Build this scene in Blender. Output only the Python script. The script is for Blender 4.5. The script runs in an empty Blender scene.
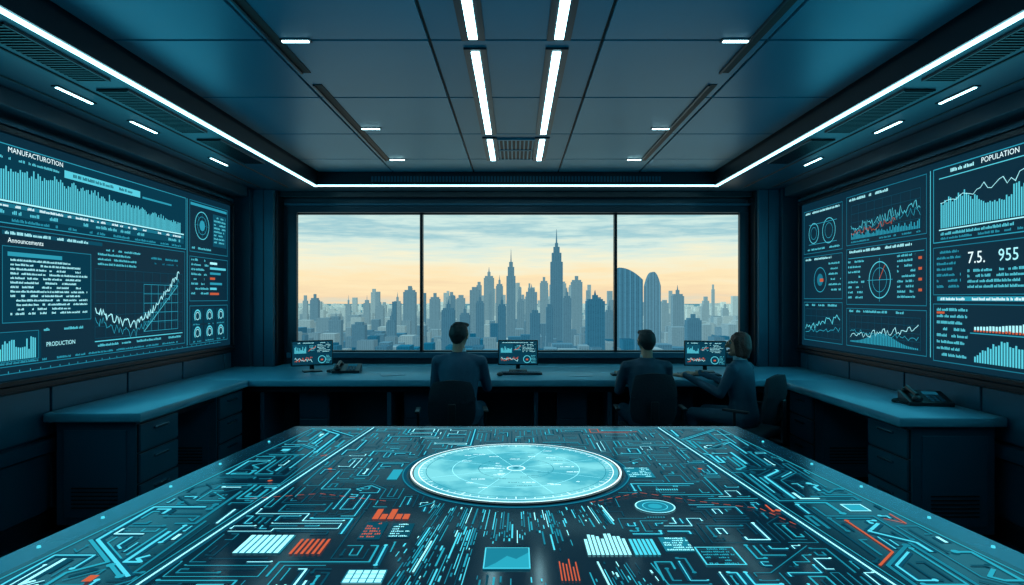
import bpy, bmesh, math, random
from mathutils import Vector, Matrix, noise
random.seed(7)
scene=bpy.context.scene
try: scene.view_settings.view_transform='Standard'
except Exception: pass
F=620.0; CH=1.51; VX=516.0; VY=298.0

def hx(h,k=1.0):
    h=h.lstrip('#'); r=[]
    for i in (0,2,4):
        c=int(h[i:i+2],16)/255
        c=c/12.92 if c<=0.04045 else ((c+0.055)/1.055)**2.4
        r.append(c*k)
    return (r[0],r[1],r[2],1)

# ---------------------------------------------------------------- materials
def mat(name,col,rough=.5,metal=0.,var=.15,scale=6.,bump=0.,spec=.5,emis=None,es=0.):
    m=bpy.data.materials.new(name); m.use_nodes=True; nt=m.node_tree; b=nt.nodes['Principled BSDF']
    b.inputs['Roughness'].default_value=rough; b.inputs['Metallic'].default_value=metal
    b.inputs['Specular IOR Level'].default_value=spec
    tc=nt.nodes.new('ShaderNodeTexCoord'); n=nt.nodes.new('ShaderNodeTexNoise'); n.inputs['Scale'].default_value=scale
    n.inputs['Detail'].default_value=4
    nt.links.new(tc.outputs['Object'],n.inputs['Vector'])
    mx=nt.nodes.new('ShaderNodeMix'); mx.data_type='RGBA'
    c=hx(col) if isinstance(col,str) else col
    mx.inputs[6].default_value=(c[0]*(1-var),c[1]*(1-var),c[2]*(1-var),1)
    mx.inputs[7].default_value=(min(1,c[0]*(1+var)),min(1,c[1]*(1+var)),min(1,c[2]*(1+var)),1)
    nt.links.new(n.outputs['Fac'],mx.inputs[0]); nt.links.new(mx.outputs[2],b.inputs['Base Color'])
    if bump>0:
        bp=nt.nodes.new('ShaderNodeBump'); bp.inputs['Strength'].default_value=bump; bp.inputs['Distance'].default_value=.01
        nt.links.new(n.outputs['Fac'],bp.inputs['Height']); nt.links.new(bp.outputs[0],b.inputs['Normal'])
    if emis:
        b.inputs['Emission Color'].default_value=hx(emis); b.inputs['Emission Strength'].default_value=es
    return m
def emat(name,col,s=1.):
    m=bpy.data.materials.new(name); m.use_nodes=True; nt=m.node_tree
    nt.nodes.remove(nt.nodes['Principled BSDF'])
    e=nt.nodes.new('ShaderNodeEmission'); e.inputs[0].default_value=hx(col); e.inputs[1].default_value=s
    nt.links.new(e.outputs[0],nt.nodes['Material Output'].inputs[0]); return m

M=dict(
 wall=mat('wall_paint','#0d3b4c',.42,0,.12,3),
 clad=mat('wall_cladding','#1c5a70',.38,.15,.12,4),
 dark=mat('dark_trim','#071e29',.35,.2,.2,8),
 black=mat('black_slot','#02080c',.6,0,.2,8),
 ceil=mat('ceiling_panel','#1f7590',.32,.2,.10,1.5,spec=.4),
 lane=mat('ceiling_lane','#1f6c86',.36,.2,.10,2,spec=.4),
 soff=mat('soffit_panel','#114659',.36,.2,.12,2),
 floor=mat('floor_tile','#0a2c3a',.3,0,.25,3),
 desk=mat('desk_laminate','#52a0b6',.34,.05,.08,10),
 cab=mat('cabinet_metal','#235d72',.4,.3,.12,5),
 plastic=mat('black_plastic','#08151c',.35,0,.2,30),
 frame=mat('window_frame','#0d3140',.4,.3,.15,6),
 chair=mat('chair_fabric','#091f2b',.75,0,.3,60,.3),
 chrome=mat('chair_metal','#6f97a5',.25,.9,.1,8),
 suit=mat('suit_cloth','#1f5169',.65,0,.2,25,.25),
 suit2=mat('suit_cloth_dark','#163e52',.65,0,.2,25,.25),
 blouse=mat('jacket_teal','#1e4e64',.65,0,.2,25,.25),
 shirt=mat('shirt_collar','#9cc4d0',.7,0,.05,20),
 skin=mat('skin','#b88c76',.5,0,.06,20),
 lip=mat('lips','#7d4038',.5,0,.1,20), eye=mat('eye_white','#c8d0d0',.2,0,.02,5), iris=mat('iris','#20282c',.2,0,.1,5),
 hair=mat('hair_dark','#0e151b',.55,0,.4,70,.6), hairb=mat('hair_brown','#4f2a22',.5,0,.4,70,.6),
 shoe=mat('shoe_leather','#080b0e',.3,0,.1,20),
 tablerim=mat('table_rim','#2a7088',.22,.35,.1,6),
 tablebody=mat('table_body','#082433',.4,.2,.2,6),
 tglass=mat('table_glass','#020d15',.12,0,.3,4,spec=.28,emis='#07293b',es=.75),
 sglass=mat('screen_glass','#021018',.5,0,.3,3,spec=.12,emis='#082c3e',es=.9),
 strip=emat('light_strip','#b4f2ff',9.0), strip2=emat('light_strip_cool','#a2ecfb',4.8),
 e_c=emat('glow_cyan','#4ccfe6',1.25), e_b=emat('glow_bright','#98f0fb',1.5), e_d=emat('glow_dim','#1c87a0',1.),
 e_dd=emat('glow_faint','#0d4f64',.95), e_w=emat('glow_white','#d8faff',1.7), e_r=emat('glow_red','#dd6a48',.9),
 e_m=emat('glow_mid','#2aabc4',1.05), e_bg=emat('glow_panel','#083548',.9), e_g=emat('painted_halo','#0d5069',1.0),
 s_c=emat('display_cyan','#58cde0',1.05), s_b=emat('display_bright','#a5eef7',1.2), s_d=emat('display_dim','#1f809a',.85),
 s_m=emat('display_mid','#2fa0ba',.95), s_w=emat('display_white','#dcf8fc',1.25),s_dd=emat('display_faint','#11536a',.85),s_bg=emat('display_panel','#0a3c50',.95),s_r=emat('display_red','#dd6a48',.8),
)
# ---------------------------------------------------------------- mesh builder
class MB:
    def __init__(s): s.v=[];s.f=[];s.m=[];s.mats=[];s.sm=[]
    def mi(s,k):
        if k not in s.mats: s.mats.append(k)
        return s.mats.index(k)
    def add(s,vs,fs,k,smooth=False):
        o=len(s.v); s.v+= [tuple(x) for x in vs]; i=s.mi(k)
        for f in fs: s.f.append([o+a for a in f]); s.m.append(i); s.sm.append(smooth)
    def box(s,x0,x1,y0,y1,z0,z1,k,T=None):
        vs=[Vector(p) for p in ((x0,y0,z0),(x1,y0,z0),(x1,y1,z0),(x0,y1,z0),(x0,y0,z1),(x1,y0,z1),(x1,y1,z1),(x0,y1,z1))]
        if T: vs=[T@p for p in vs]
        s.add(vs,[(0,3,2,1),(4,5,6,7),(0,1,5,4),(1,2,6,5),(2,3,7,6),(3,0,4,7)],k)
    def rbox(s,x0,x1,y0,y1,z0,z1,k,r=.02,seg=3,T=None):
        bm=bmesh.new(); bmesh.ops.create_cube(bm,size=1)
        for v in bm.verts:
            v.co=Vector(((x0+x1)/2+v.co.x*(x1-x0),(y0+y1)/2+v.co.y*(y1-y0),(z0+z1)/2+v.co.z*(z1-z0)))
        bmesh.ops.bevel(bm,geom=bm.edges[:],offset=r,segments=seg,profile=.5,affect='EDGES')
        if T: bmesh.ops.transform(bm,matrix=T,verts=bm.verts[:])
        s.bm(bm,k,True)
    def bm(s,bm,k,smooth=False):
        bm.verts.index_update()
        s.add([v.co.copy() for v in bm.verts],[[v.index for v in f.verts] for f in bm.faces],k,smooth); bm.free()
    def cyl(s,p1,p2,r1,r2,k,n=16,T=None):
        p1=Vector(p1);p2=Vector(p2); d=(p2-p1).normalized()
        a=d.orthogonal().normalized(); b=d.cross(a); vs=[]
        for p,r in((p1,r1),(p2,r2)):
            for i in range(n):
                t=2*math.pi*i/n; vs.append(p+a*math.cos(t)*r+b*math.sin(t)*r)
        if T: vs=[T@p for p in vs]
        s.add(vs,[(i,(i+1)%n,n+(i+1)%n,n+i) for i in range(n)],k,True)
        s.add(vs,[list(range(n))[::-1],list(range(n,2*n))],k)
    def sph(s,c,r,k,T=None,seg=16):
        bm=bmesh.new(); bmesh.ops.create_uvsphere(bm,u_segments=seg,v_segments=max(6,seg//2+2),radius=1)
        if not hasattr(r,'__len__'): r=(r,r,r)
        for v in bm.verts: v.co=Vector((c[0]+v.co.x*r[0],c[1]+v.co.y*r[1],c[2]+v.co.z*r[2]))
        if T: bmesh.ops.transform(bm,matrix=T,verts=bm.verts[:])
        s.bm(bm,k,True)
    def obj(s,name,parent=None,bevel=0,T=None):
        me=bpy.data.meshes.new(name); me.from_pydata(s.v,[],s.f)
        for k in s.mats: me.materials.append(M[k])
        me.polygons.foreach_set('material_index',s.m); me.polygons.foreach_set('use_smooth',s.sm); me.update()
        o=bpy.data.objects.new(name,me); scene.collection.objects.link(o)
        if parent: o.parent=parent
        if T: o.matrix_local=T
        if bevel:
            b=o.modifiers.new('bevel','BEVEL'); b.width=bevel; b.segments=2; b.limit_method='ANGLE'
        return o
def empty(name,loc=(0,0,0),rz=0):
    o=bpy.data.objects.new(name,None); scene.collection.objects.link(o); o.location=loc; o.rotation_euler=(0,0,rz); o.empty_display_size=.1; return o
_tc={}
def text_geo(t):
    if t in _tc: return _tc[t]
    cu=bpy.data.curves.new('t','FONT'); cu.body=t; cu.size=1; cu.resolution_u=2
    o=bpy.data.objects.new('t',cu); scene.collection.objects.link(o)
    bpy.context.view_layer.update()
    dg=bpy.context.evaluated_depsgraph_get(); me=bpy.data.meshes.new_from_object(o.evaluated_get(dg))
    r=([ (v.co.x,v.co.y) for v in me.vertices],[list(p.vertices) for p in me.polygons])
    bpy.data.objects.remove(o); bpy.data.meshes.remove(me); bpy.data.curves.remove(cu)
    _tc[t]=r; return r
class Canvas(MB):
    disp=False
    def __init__(s,O,U,V,N,disp=False): super().__init__(); s.O=Vector(O);s.U=Vector(U);s.V=Vector(V);s.N=Vector(N); s.disp=disp
    def mi(s,k):
        if s.disp and k.startswith('e_'): k='s_'+k[2:]
        return super().mi(k)
    def P(s,u,v,l): return s.O+s.U*u+s.V*v+s.N*(l*.0009)
    def poly(s,pts,k,l=1): s.add([s.P(u,v,l) for u,v in pts],[list(range(len(pts)))],k)
    def rect(s,u0,v0,u1,v1,k,l=1): s.poly([(u0,v0),(u1,v0),(u1,v1),(u0,v1)],k,l)
    def frame(s,u0,v0,u1,v1,w,k,l=2):
        s.rect(u0,v0,u1,v0+w,k,l);s.rect(u0,v1-w,u1,v1,k,l);s.rect(u0,v0+w,u0+w,v1-w,k,l);s.rect(u1-w,v0+w,u1,v1-w,k,l)
    def line(s,pts,w,k,l=2):
        n=len(pts); L=[]
        for i in range(n):
            a=Vector(pts[max(0,i-1)]);b=Vector(pts[min(n-1,i+1)]); c=Vector(pts[i])
            d=(b-a); d=d.normalized() if d.length>0 else Vector((1,0)); nn=Vector((-d.y,d.x))*w/2
            if 0<i<n-1:
                d1=(c-a).normalized(); cs=max(.5,abs(d1.dot(d))); nn=nn/cs
            L.append((c+nn,c-nn))
        vs=[]; 
        for a,b in L: vs+= [s.P(a.x,a.y,l),s.P(b.x,b.y,l)]
        s.add(vs,[(2*i,2*i+1,2*i+3,2*i+2) for i in range(n-1)],k)
    def ring(s,u,v,r,w,k,l=2,n=40,a0=0,a1=2*math.pi):
        s.line([(u+r*math.cos(a0+(a1-a0)*i/n),v+r*math.sin(a0+(a1-a0)*i/n)) for i in range(n+1)],w,k,l)
    def disc(s,u,v,r,k,l=2,n=32): s.poly([(u+r*math.cos(2*math.pi*i/n),v+r*math.sin(2*math.pi*i/n)) for i in range(n)],k,l)
    def text(s,t,u,v,size,k,l=3):
        vs,fs=text_geo(t); s.add([s.P(u+a*size,v+b*size,l) for a,b in vs],fs,k)
    def words(s,u0,u1,v,h,k,l=3,dens=.8):
        u=u0
        while u<u1:
            w=random.uniform(.6,3.2)*h
            if random.random()<dens: 
                x=u
                while x<min(u+w,u1):
                    hh=h*random.choice((1,1,.7,.7)); s.rect(x,v,min(x+h*.38,u1),v+hh,k,l); x+=h*.55
            u+=w+h*.6
    def para(s,u0,u1,vt,vb,dv,h,k,l=3):
        v=vt-h
        while v>vb: s.words(u0,u0+(u1-u0)*random.choice((1,1,.9,.75)),v,h,k,l); v-=dv
    def jag(s,u0,u1,v0,v1,n,amp,w,k,l=4,dot=None):
        pts=[]
        for i in range(n+1):
            t=i/n; pts.append((u0+(u1-u0)*t, v0+(v1-v0)*t+random.uniform(-amp,amp)))
        s.line(pts,w,k,l)
        return pts
    def bars(s,u0,u1,vb,hf,n,k,l=3,fill=.65):
        for i in range(n):
            a=u0+(u1-u0)*i/n; s.rect(a,vb,a+(u1-u0)/n*fill,vb+hf((i+.5)/n),k,l)
    def grid(s,u0,v0,u1,v1,nu,nv,w,k,l=2):
        for i in range(nu+1):
            a=u0+(u1-u0)*i/nu; s.rect(a-w/2,v0,a+w/2,v1,k,l)
        for i in range(nv+1):
            a=v0+(v1-v0)*i/nv; s.rect(u0,a-w/2,u1,a+w/2,k,l)

# ================================================================ ROOM SHELL
WX=3.06; Y0=-1.6; YB=7.0
def simple(name,boxes,bevel=0,parent=None):
    b=MB()
    for x in boxes: b.box(*x)
    return b.obj(name,parent,bevel)
simple('floor',[(-3.3,3.3,Y0-.2,7.4,-.1,0,'floor')])
simple('wall_left',[(-WX-.2,-WX,Y0-.2,7.2,0,2.95,'wall')])
simple('wall_right',[(WX,WX+.2,Y0-.2,7.2,0,2.95,'wall')])
simple('wall_rear',[(-WX,WX,Y0-.2,Y0,0,2.95,'wall')])
WL,WR,WB,WT=-2.46,2.51,.90,2.47
YE=YB+.12
simple('wall_front',[(-WX,WX,YB,YE,0,WB,'wall'),(-WX,WX,YB,YE,WT+.03,2.95,'wall'),(-WX,WL-.04,YB,YE,WB,WT+.03,'wall'),(WR+.04,WX,YB,YE,WB,WT+.03,'wall')])
simple('ceiling',[(-3.3,3.3,Y0-.2,7.4,2.84,2.99,'ceil')])
b=MB()
b.box(WL-.1,WR+.1,YB-.05,YB,WT,WT+.075,'frame'); b.box(WL-.1,WR+.1,YB-.09,YB,WB-.06,WB,'clad')
b.box(WL-.1,WL,YB-.05,YB,WB,WT,'frame'); b.box(WR,WR+.1,YB-.05,YB,WB,WT,'frame')
b.box(WL-.04,WR+.04,YB+.04,YB+.10,WT-.01,WT+.03,'dark'); b.box(WL-.04,WR+.04,YB+.04,YB+.10,WB,WB+.015,'dark')
for x in (-1.073,1.13): b.box(x-.017,x+.017,YB+.02,YB+.10,WB,WT,'dark')
b.box(WL-.13,WR+.13,YB-.07,YB,WT+.075,WT+.10,'clad')
b.obj('window_1',bevel=.004)
for i,sg in enumerate((-1,1)):
    b=MB(); 
    def bx(x0,x1,*r): b.box(min(x0*sg,x1*sg),max(x0*sg,x1*sg),*r)
    bx(2.64,2.86,6.74,YB,.0,2.69,'clad'); bx(2.86,WX,6.66,YB,.0,2.69,'wall'); bx(2.62,2.64,6.80,YB,.0,2.69,'dark'); bx(2.74,2.75,6.735,6.745,0,2.69,'dark')
    b.obj('trim_pillar'+('_left','_right')[i],bevel=.012)
b=MB()
SX=2.12; SY=6.52; SZ=2.69
b.box(-WX,-SX,Y0,YB,SZ,2.84,'soff'); b.box(SX,WX,Y0,YB,SZ,2.84,'soff'); b.box(-SX,SX,SY,YB,SZ,2.84,'soff')
for sg in (-1,1):
    for x0,x1,z0 in ((2.42,2.435,SZ-.006),(2.72,2.735,SZ-.006)):
        b.box(min(sg*x0,sg*x1),max(sg*x0,sg*x1),Y0,6.6,z0,SZ+.001,'black')
    b.box(min(sg*2.86,sg*WX),max(sg*2.86,sg*WX),Y0,6.6,SZ-.10,SZ,'wall')
b.box(-2.86,2.86,6.86,YB,SZ-.06,SZ,'dark')
b.obj('ceiling_soffit',bevel=.006)
b=MB()
b.box(-SX+.002,-SX+.026,Y0,SY,SZ-.010,SZ+.014,'strip2'); b.box(SX-.026,SX-.002,Y0,SY,SZ-.010,SZ+.014,'strip2')
b.box(-SX+.026,SX-.026,SY-.026,SY-.002,SZ-.008,SZ+.012,'strip2')
b.obj('perimeter_strip_light')
b=MB()
for sg in (-1,1):
    x0,x1=sorted((sg*(SX-.028),sg*(SX-.043))); b.box(x0,x1,Y0,SY-.03,SZ+.0,2.84,'dark')
b.box(-SX+.03,SX-.03,SY-.045,SY-.028,SZ+.004,2.84,'dark')
for i in range(90):
    x=-1.5+3.0*i/89; b.box(x-.010,x+.010,SY-.052,SY-.044,SZ+.035,SZ+.09,'clad')
b.obj('trim_cove')
for sg in (-1,1):
    for (a,c) in ((1.4,2.5),(2.65,3.35),(3.5,4.4),(4.6,5.4)):
        b=MB(); x0,x1=sorted((sg*2.2,sg*2.36)); b.box(x0,x1,a,c,SZ-.008,SZ+.004,'black')
        b.box(x0-.01,x0,a,c,SZ-.012,SZ,'dark'); b.box(x1,x1+.01,a,c,SZ-.012,SZ,'dark')
        n=int((c-a)/.03)
        for i in range(n): y=a+(i+.5)*(c-a)/n; b.box(x0,x1,y-.005,y+.005,SZ-.014,SZ-.006,'dark')
        b.obj('ceiling_vent')
b=MB()
for sg in (-1,1):
    for y in (2.5,3.6,4.27,5.35):
        x0,x1=sorted((sg*2.553,sg*2.569)); b.box(x0-.012,x1+.012,y-.16,y+.16,SZ-.006,SZ,'dark'); b.box(x0,x1,y-.145,y+.145,SZ-.009,SZ-.004,'strip')
b.obj('soffit_downlights')
CZ=2.84
b=MB()
xs=[-2.06,-1.28,-.44,.44,1.28,2.06]; ys=[-1.6,-.45,.45,1.35,2.25,3.15,4.05,4.95,5.85,6.45]
for i in range(5):
    for j in range(9):
        k='lane' if i==2 else 'ceil'
        g=.008
        b.box(xs[i]+g,xs[i+1]-g,ys[j]+g,ys[j+1]-g,CZ-.02,CZ+.001,k)
b.obj('ceiling_panels',bevel=.003)
b=MB()
b.box(-2.06,2.06,Y0,6.46,CZ-.004,CZ+.0005,'black'); b.obj('ceiling_seams')
ZP=CZ-.02
b=MB()
for sx in (-.215,.215):
    for a,c in ((0.2,1.4),(1.55,3.1),(3.27,4.9),(5.08,5.84)):
        b.box(sx-.06,sx+.06,a-.03,c+.03,ZP-.012,ZP+.002,'dark'); b.box(sx-.022,sx+.022,a,c,ZP-.018,ZP-.008,'strip')
b.obj('ceiling_strip_light',bevel=0)
b=MB(); b.box(-.15,.15,5.1,5.8,ZP-.008,ZP+.001,'black')
for i in range(9): x=-.14+.28*i/8; b.box(x-.006,x+.006,5.1,5.8,ZP-.016,ZP-.006,'ceil')
b.box(-.16,.16,5.08,5.1,ZP-.016,ZP,'ceil'); b.box(-.16,.16,5.8,5.82,ZP-.016,ZP,'ceil'); b.box(-.15,.15,5.43,5.46,ZP-.016,ZP,'ceil')
b.obj('ceiling_vent')
b=MB()
for sg in (-1,1):
    for a,c in ((0.3,1.9),(2.1,3.6),(3.8,5.9)):
        x0,x1=sorted((sg*1.19,sg*1.235)); b.box(x0,x1,a,c,ZP-.004,ZP+.002,'black')
        b.box(x0-.012,x0,a,c,ZP-.012,ZP+.001,'dark')
b.obj('ceiling_track')
b=MB()
for sg in (-1,1):
    for y in (1.5,3.15,4.78,5.85):
        b.box(sg*1.12-.08,sg*1.12+.08,y-.02,y+.02,ZP-.006,ZP+.001,'dark'); b.box(sg*1.12-.068,sg*1.12+.068,y-.009,y+.009,ZP-.010,ZP-.004,'strip')
b.obj('ceiling_downlights')
for sg,nm in ((-1,'left'),(1,'right')):
    b=MB()
    x0,x1=sorted((sg*(WX),sg*(WX-.03)))
    y=Y0+.05
    while y<6.5:
        b.box(x0,x1,y,min(y+.78,6.6),.62,.93,'clad'); b.box(x0,x1,y,min(y+.78,6.6),.14,.50,'wall'); y+=.80
    x0,x1=sorted((sg*WX,sg*(WX-.07))); b.box(x0,x1,Y0,6.62,.52,.60,'soff'); b.box(x0,x1,Y0,6.62,.95,.98,'dark')
    b.obj('trim_cladding_'+nm,bevel=.004)
    b=MB(); x0,x1=sorted((sg*WX,sg*(WX-.02))); b.box(x0,x1,Y0,6.62,0,.12,'dark'); b.obj('baseboard_'+nm)
    b=MB()
    x0,x1=sorted((sg*WX,sg*(WX-.05))); b.box(x0,x1,Y0,6.62,2.535,2.56,'clad'); b.obj('trim_rail_'+nm)

# ================================================================ WALL SCREENS
def screen_body(name,sg,y0,y1,z0,z1):
    e=empty(name,(0,0,0)); b=MB()
    x0,x1=sorted((sg*WX,sg*3.005)); b.box(x0,x1,y0,y1,z0,z1,'sglass')
    xa,xb=sorted((sg*WX,sg*2.975)); w=.035
    b.box(xa,xb,y0-w,y1+w,z1,z1+w,'dark'); b.box(xa,xb,y0-w,y1+w,z0-w,z0,'dark'); b.box(xa,xb,y0-w,y0,z0,z1,'dark'); b.box(xa,xb,y1,y1+w,z0,z1,'dark')
    b.obj('frame',e,bevel=.006); return e
eL=screen_body('wall_display_screen',-1,2.2,6.52,1.02,2.48)
c=Canvas((-3.003,0,0),(0,1,0),(0,0,1),(1,0,0),True)
c.rect(2.3,1.95,5.64,2.42,'e_bg',1); c.frame(2.3,1.95,5.64,2.42,.006,'e_m')
c.text('MANUFACTUROTION',3.66,2.375,.045,'e_w'); c.rect(4.12,2.31,4.95,2.36,'e_c',3); c.words(4.2,4.85,2.325,.022,'e_bg',4)
c.rect(4.98,2.31,5.4,2.325,'e_m',3); c.words(3.5,4.08,2.33,.016,'e_c')
random.seed(3)
c.bars(2.4,5.55,2.09,lambda t:.045+.14*abs(math.sin(t*2.2+.8))*(.75+.25*random.random())+.04*random.random(),180,'e_c',3,.6)
c.rect(2.35,2.078,5.6,2.088,'e_b',3); c.rect(2.35,2.045,5.6,2.07,'e_d',2); c.words(2.4,5.55,2.049,.015,'e_w',4,.6)
c.rect(2.35,1.998,5.6,2.04,'e_dd',2); c.words(2.4,5.55,2.008,.022,'e_c',4,.6); c.words(2.4,5.55,1.965,.018,'e_m',4,.7)
c.frame(2.3,1.10,5.62,1.93,.006,'e_d'); c.rect(3.62,1.885,4.5,1.91,'e_dd'); c.words(3.64,4.4,1.888,.018,'e_b')
c.text('Announcements',3.66,1.84,.042,'e_w'); c.frame(3.62,1.36,4.38,1.82,.006,'e_d'); c.rect(3.63,1.37,4.37,1.81,'e_bg',1)
c.rect(3.66,1.76,4.1,1.785,'e_m',2)
c.para(3.68,4.34,1.745,1.40,.027,.013,'e_b')
c.para(2.4,3.55,1.85,1.3,.04,.02,'e_c')
c.rect(3.3,1.13,3.92,1.30,'e_bg',1); c.frame(3.5,1.13,3.9,1.31,.005,'e_d')
c.bars(3.52,3.88,1.14,lambda t:.05+.09*random.random(),22,'e_c'); c.words(3.94,4.3,1.30,.018,'e_c'); c.text('PRODUCTION',3.96,1.2,.04,'e_b')
c.grid(4.42,1.22,5.58,1.72,10,6,.003,'e_dd'); 
pts=[]
for i in range(80):
    t=i/79; tgt=1.42-.12*math.sin(t*3.0)+.33*max(0,t-.45)/.55; pts.append((4.42+1.1*t,tgt+random.uniform(-.035,.035)))
c.line(pts,.008,'e_b',5); c.line([(p[0],p[1]-.07+random.uniform(-.015,.015)) for p in pts],.005,'e_m',4)
c.grid(5.0,1.24,5.5,1.62,5,5,.004,'e_m',3); c.line([(5.0,1.24),(5.5,1.62)],.005,'e_c',4)
c.rect(4.42,1.195,5.58,1.202,'e_c'); c.words(4.45,5.55,1.16,.018,'e_c'); c.words(3.6,5.5,1.115,.014,'e_m')
c.para(4.45,4.95,1.87,1.74,.035,.016,'e_c'); c.words(5.1,5.5,1.83,.018,'e_m'); c.words(5.1,5.5,1.79,.016,'e_d')
c.line([(3.0,1.06),(6.3,1.06)],.006,'e_d')
for i in range(40): c.rect(3+.083*i,1.06,3.006+.083*i,1.075,'e_m')
c.frame(5.7,1.94,6.45,2.42,.007,'e_d'); c.rect(5.72,2.375,6.43,2.40,'e_m'); c.ring(5.93,2.2,.13,.008,'e_c'); c.ring(5.93,2.2,.085,.005,'e_m'); c.disc(5.93,2.2,.05,'e_m',3)
for i in range(8):
    a=i*math.pi/4; c.line([(5.93,2.2),(5.93+.13*math.cos(a),2.2+.13*math.sin(a))],.004,'e_d')
c.rect(6.14,2.02,6.42,2.34,'e_dd',2); c.para(6.16,6.4,2.32,2.04,.035,.018,'e_c'); c.words(5.74,6.1,1.97,.02,'e_c')
c.frame(5.7,1.48,6.45,1.90,.006,'e_d'); c.para(5.73,6.05,1.88,1.52,.045,.02,'e_c')
for i in range(7):
    z=1.84-.05*i; c.rect(6.08,z,6.08+random.uniform(.1,.33),z+.022,('e_b','e_c','e_m','e_r','e_m','e_c','e_r')[i],3)
c.frame(5.7,1.08,6.45,1.44,.006,'e_d')
for i in range(3):
    for j in range(2):
        u=5.84+.23*i; z=1.34-.16*j; c.rect(u-.1,z-.07,u+.1,z+.07,'e_bg',2); c.ring(u,z,.055,.014,'e_c',4,a0=-.6,a1=3.9); c.ring(u,z,.035,.006,'e_b',4); c.words(u-.08,u+.08,z-.085,.014,'e_m')
c.rect(5.655,1.08,5.665,2.42,'e_m')
c.obj('display_graphics',eL)

eR=screen_body('wall_display_screen',1,2.2,6.52,1.02,2.48)
c=Canvas((3.003,0,0),(0,-1,0),(0,0,1),(-1,0,0),True); random.seed(11)
c.frame(-6.46,1.96,-5.70,2.40,.006,'e_d'); c.words(-6.42,-5.75,2.36,.02,'e_b')
for u,r in ((-6.25,.10),(-5.95,.12)): c.ring(u,2.16,r,.007,'e_c'); c.ring(u,2.16,r*.6,.005,'e_m')
c.line([(-6.35,2.25),(-5.8,2.25)],.005,'e_m');c.line([(-6.35,2.05),(-5.8,2.05)],.005,'e_m'); c.words(-6.42,-5.75,1.99,.018,'e_c')
c.frame(-6.46,1.50,-5.70,1.93,.006,'e_d'); c.words(-6.42,-5.9,1.89,.02,'e_b'); c.ring(-6.12,1.69,.12,.008,'e_m'); c.disc(-6.12,1.69,.06,'e_d',2)
c.rect(-6.12,1.67,-6.05,1.70,'e_r',4); c.para(-5.95,-5.73,1.85,1.55,.05,.018,'e_c')
c.frame(-6.46,1.08,-5.70,1.47,.006,'e_d'); c.words(-6.42,-5.8,1.43,.02,'e_c'); c.jag(-6.42,-5.74,1.2,1.33,24,.04,.008,'e_c'); c.jag(-6.42,-5.74,1.18,1.22,24,.025,.006,'e_m'); c.grid(-6.42,1.12,-5.74,1.40,6,4,.003,'e_dd')
c.frame(-5.63,1.98,-4.53,2.42,.006,'e_d'); c.words(-5.58,-4.9,2.375,.022,'e_b'); c.grid(-5.55,2.03,-4.6,2.33,8,4,.003,'e_dd')
c.jag(-5.55,-4.6,2.12,2.22,56,.05,.005,'e_c'); c.jag(-5.55,-4.9,2.08,2.13,36,.03,.004,'e_r',5); c.jag(-5.55,-4.6,2.1,2.16,50,.04,.004,'e_m'); c.bars(-5.55,-4.6,2.03,lambda t:.02+.05*random.random(),50,'e_m')
c.words(-5.55,-4.6,2.0,.015,'e_m')
c.frame(-5.63,1.45,-4.53,1.95,.006,'e_d'); c.words(-5.58,-4.7,1.91,.022,'e_b'); c.rect(-5.6,1.86,-4.56,1.866,'e_m')
c.ring(-5.12,1.66,.15,.008,'e_c'); c.ring(-5.12,1.66,.10,.005,'e_m'); c.line([(-5.3,1.66),(-4.94,1.66)],.005,'e_m'); c.line([(-5.12,1.48),(-5.12,1.84)],.005,'e_m'); c.line([(-5.12,1.66),(-5.04,1.78)],.006,'e_r',5)
c.para(-5.6,-5.34,1.84,1.5,.045,.018,'e_c'); c.para(-4.88,-4.66,1.85,1.5,.04,.018,'e_c')
for i in range(4): c.rect(-4.62,1.8-.08*i,-4.58,1.82-.08*i,'e_r',5)
c.frame(-5.63,1.08,-4.53,1.42,.006,'e_d'); c.words(-5.58,-4.8,1.385,.02,'e_c'); c.grid(-5.58,1.12,-4.6,1.36,10,4,.003,'e_dd'); c.jag(-5.56,-4.62,1.17,1.28,46,.03,.005,'e_b'); c.jag(-5.56,-4.62,1.22,1.2,40,.02,.005,'e_m',5)
c.bars(-5.56,-4.62,1.12,lambda t:.01+.09*math.exp(-((t-.5)*4)**2),44,'e_m')
c.frame(-4.46,1.90,-2.3,2.43,.007,'e_m'); c.text('POPULATION',-4.0,2.38,.05,'e_w'); c.rect(-4.4,2.35,-2.4,2.356,'e_c')
c.words(-4.42,-4.05,2.38,.024,'e_b')
c.bars(-4.38,-2.5,2.0,lambda t:.12+.12*t+.05*math.sin(t*17)+.06*random.random(),100,'e_c',3,.62); c.jag(-4.38,-2.5,2.20,2.32,60,.03,.004,'e_b',5)
c.rect(-4.40,1.985,-2.4,1.993,'e_b'); c.words(-4.38,-2.5,1.95,.02,'e_c'); c.words(-4.38,-2.5,1.92,.016,'e_m')
c.frame(-4.46,1.53,-2.3,1.87,.006,'e_d'); c.text('7.5.',-4.12,1.74,.11,'e_w'); c.text('955',-3.86,1.74,.11,'e_b'); c.text('402.8',-3.5,1.74,.11,'e_b')
c.para(-4.12,-3.0,1.70,1.56,.035,.018,'e_c'); c.para(-4.42,-4.18,1.84,1.56,.04,.018,'e_m')
c.rect(-4.42,1.49,-2.3,1.52,'e_m'); c.words(-4.38,-3.5,1.495,.018,'e_w',4)
c.frame(-4.46,1.06,-2.3,1.47,.006,'e_d')
c.para(-4.42,-4.12,1.44,1.1,.045,.02,'e_c'); c.rect(-4.42,1.40,-4.34,1.415,'e_r',4)
c.bars(-4.06,-2.5,1.30,lambda t:.02+.13*t*(.6+.4*random.random()),60,'e_b'); c.bars(-4.06,-2.5,1.29,lambda t:.010+.04*random.random()*t,60,'e_r',5)
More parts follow.
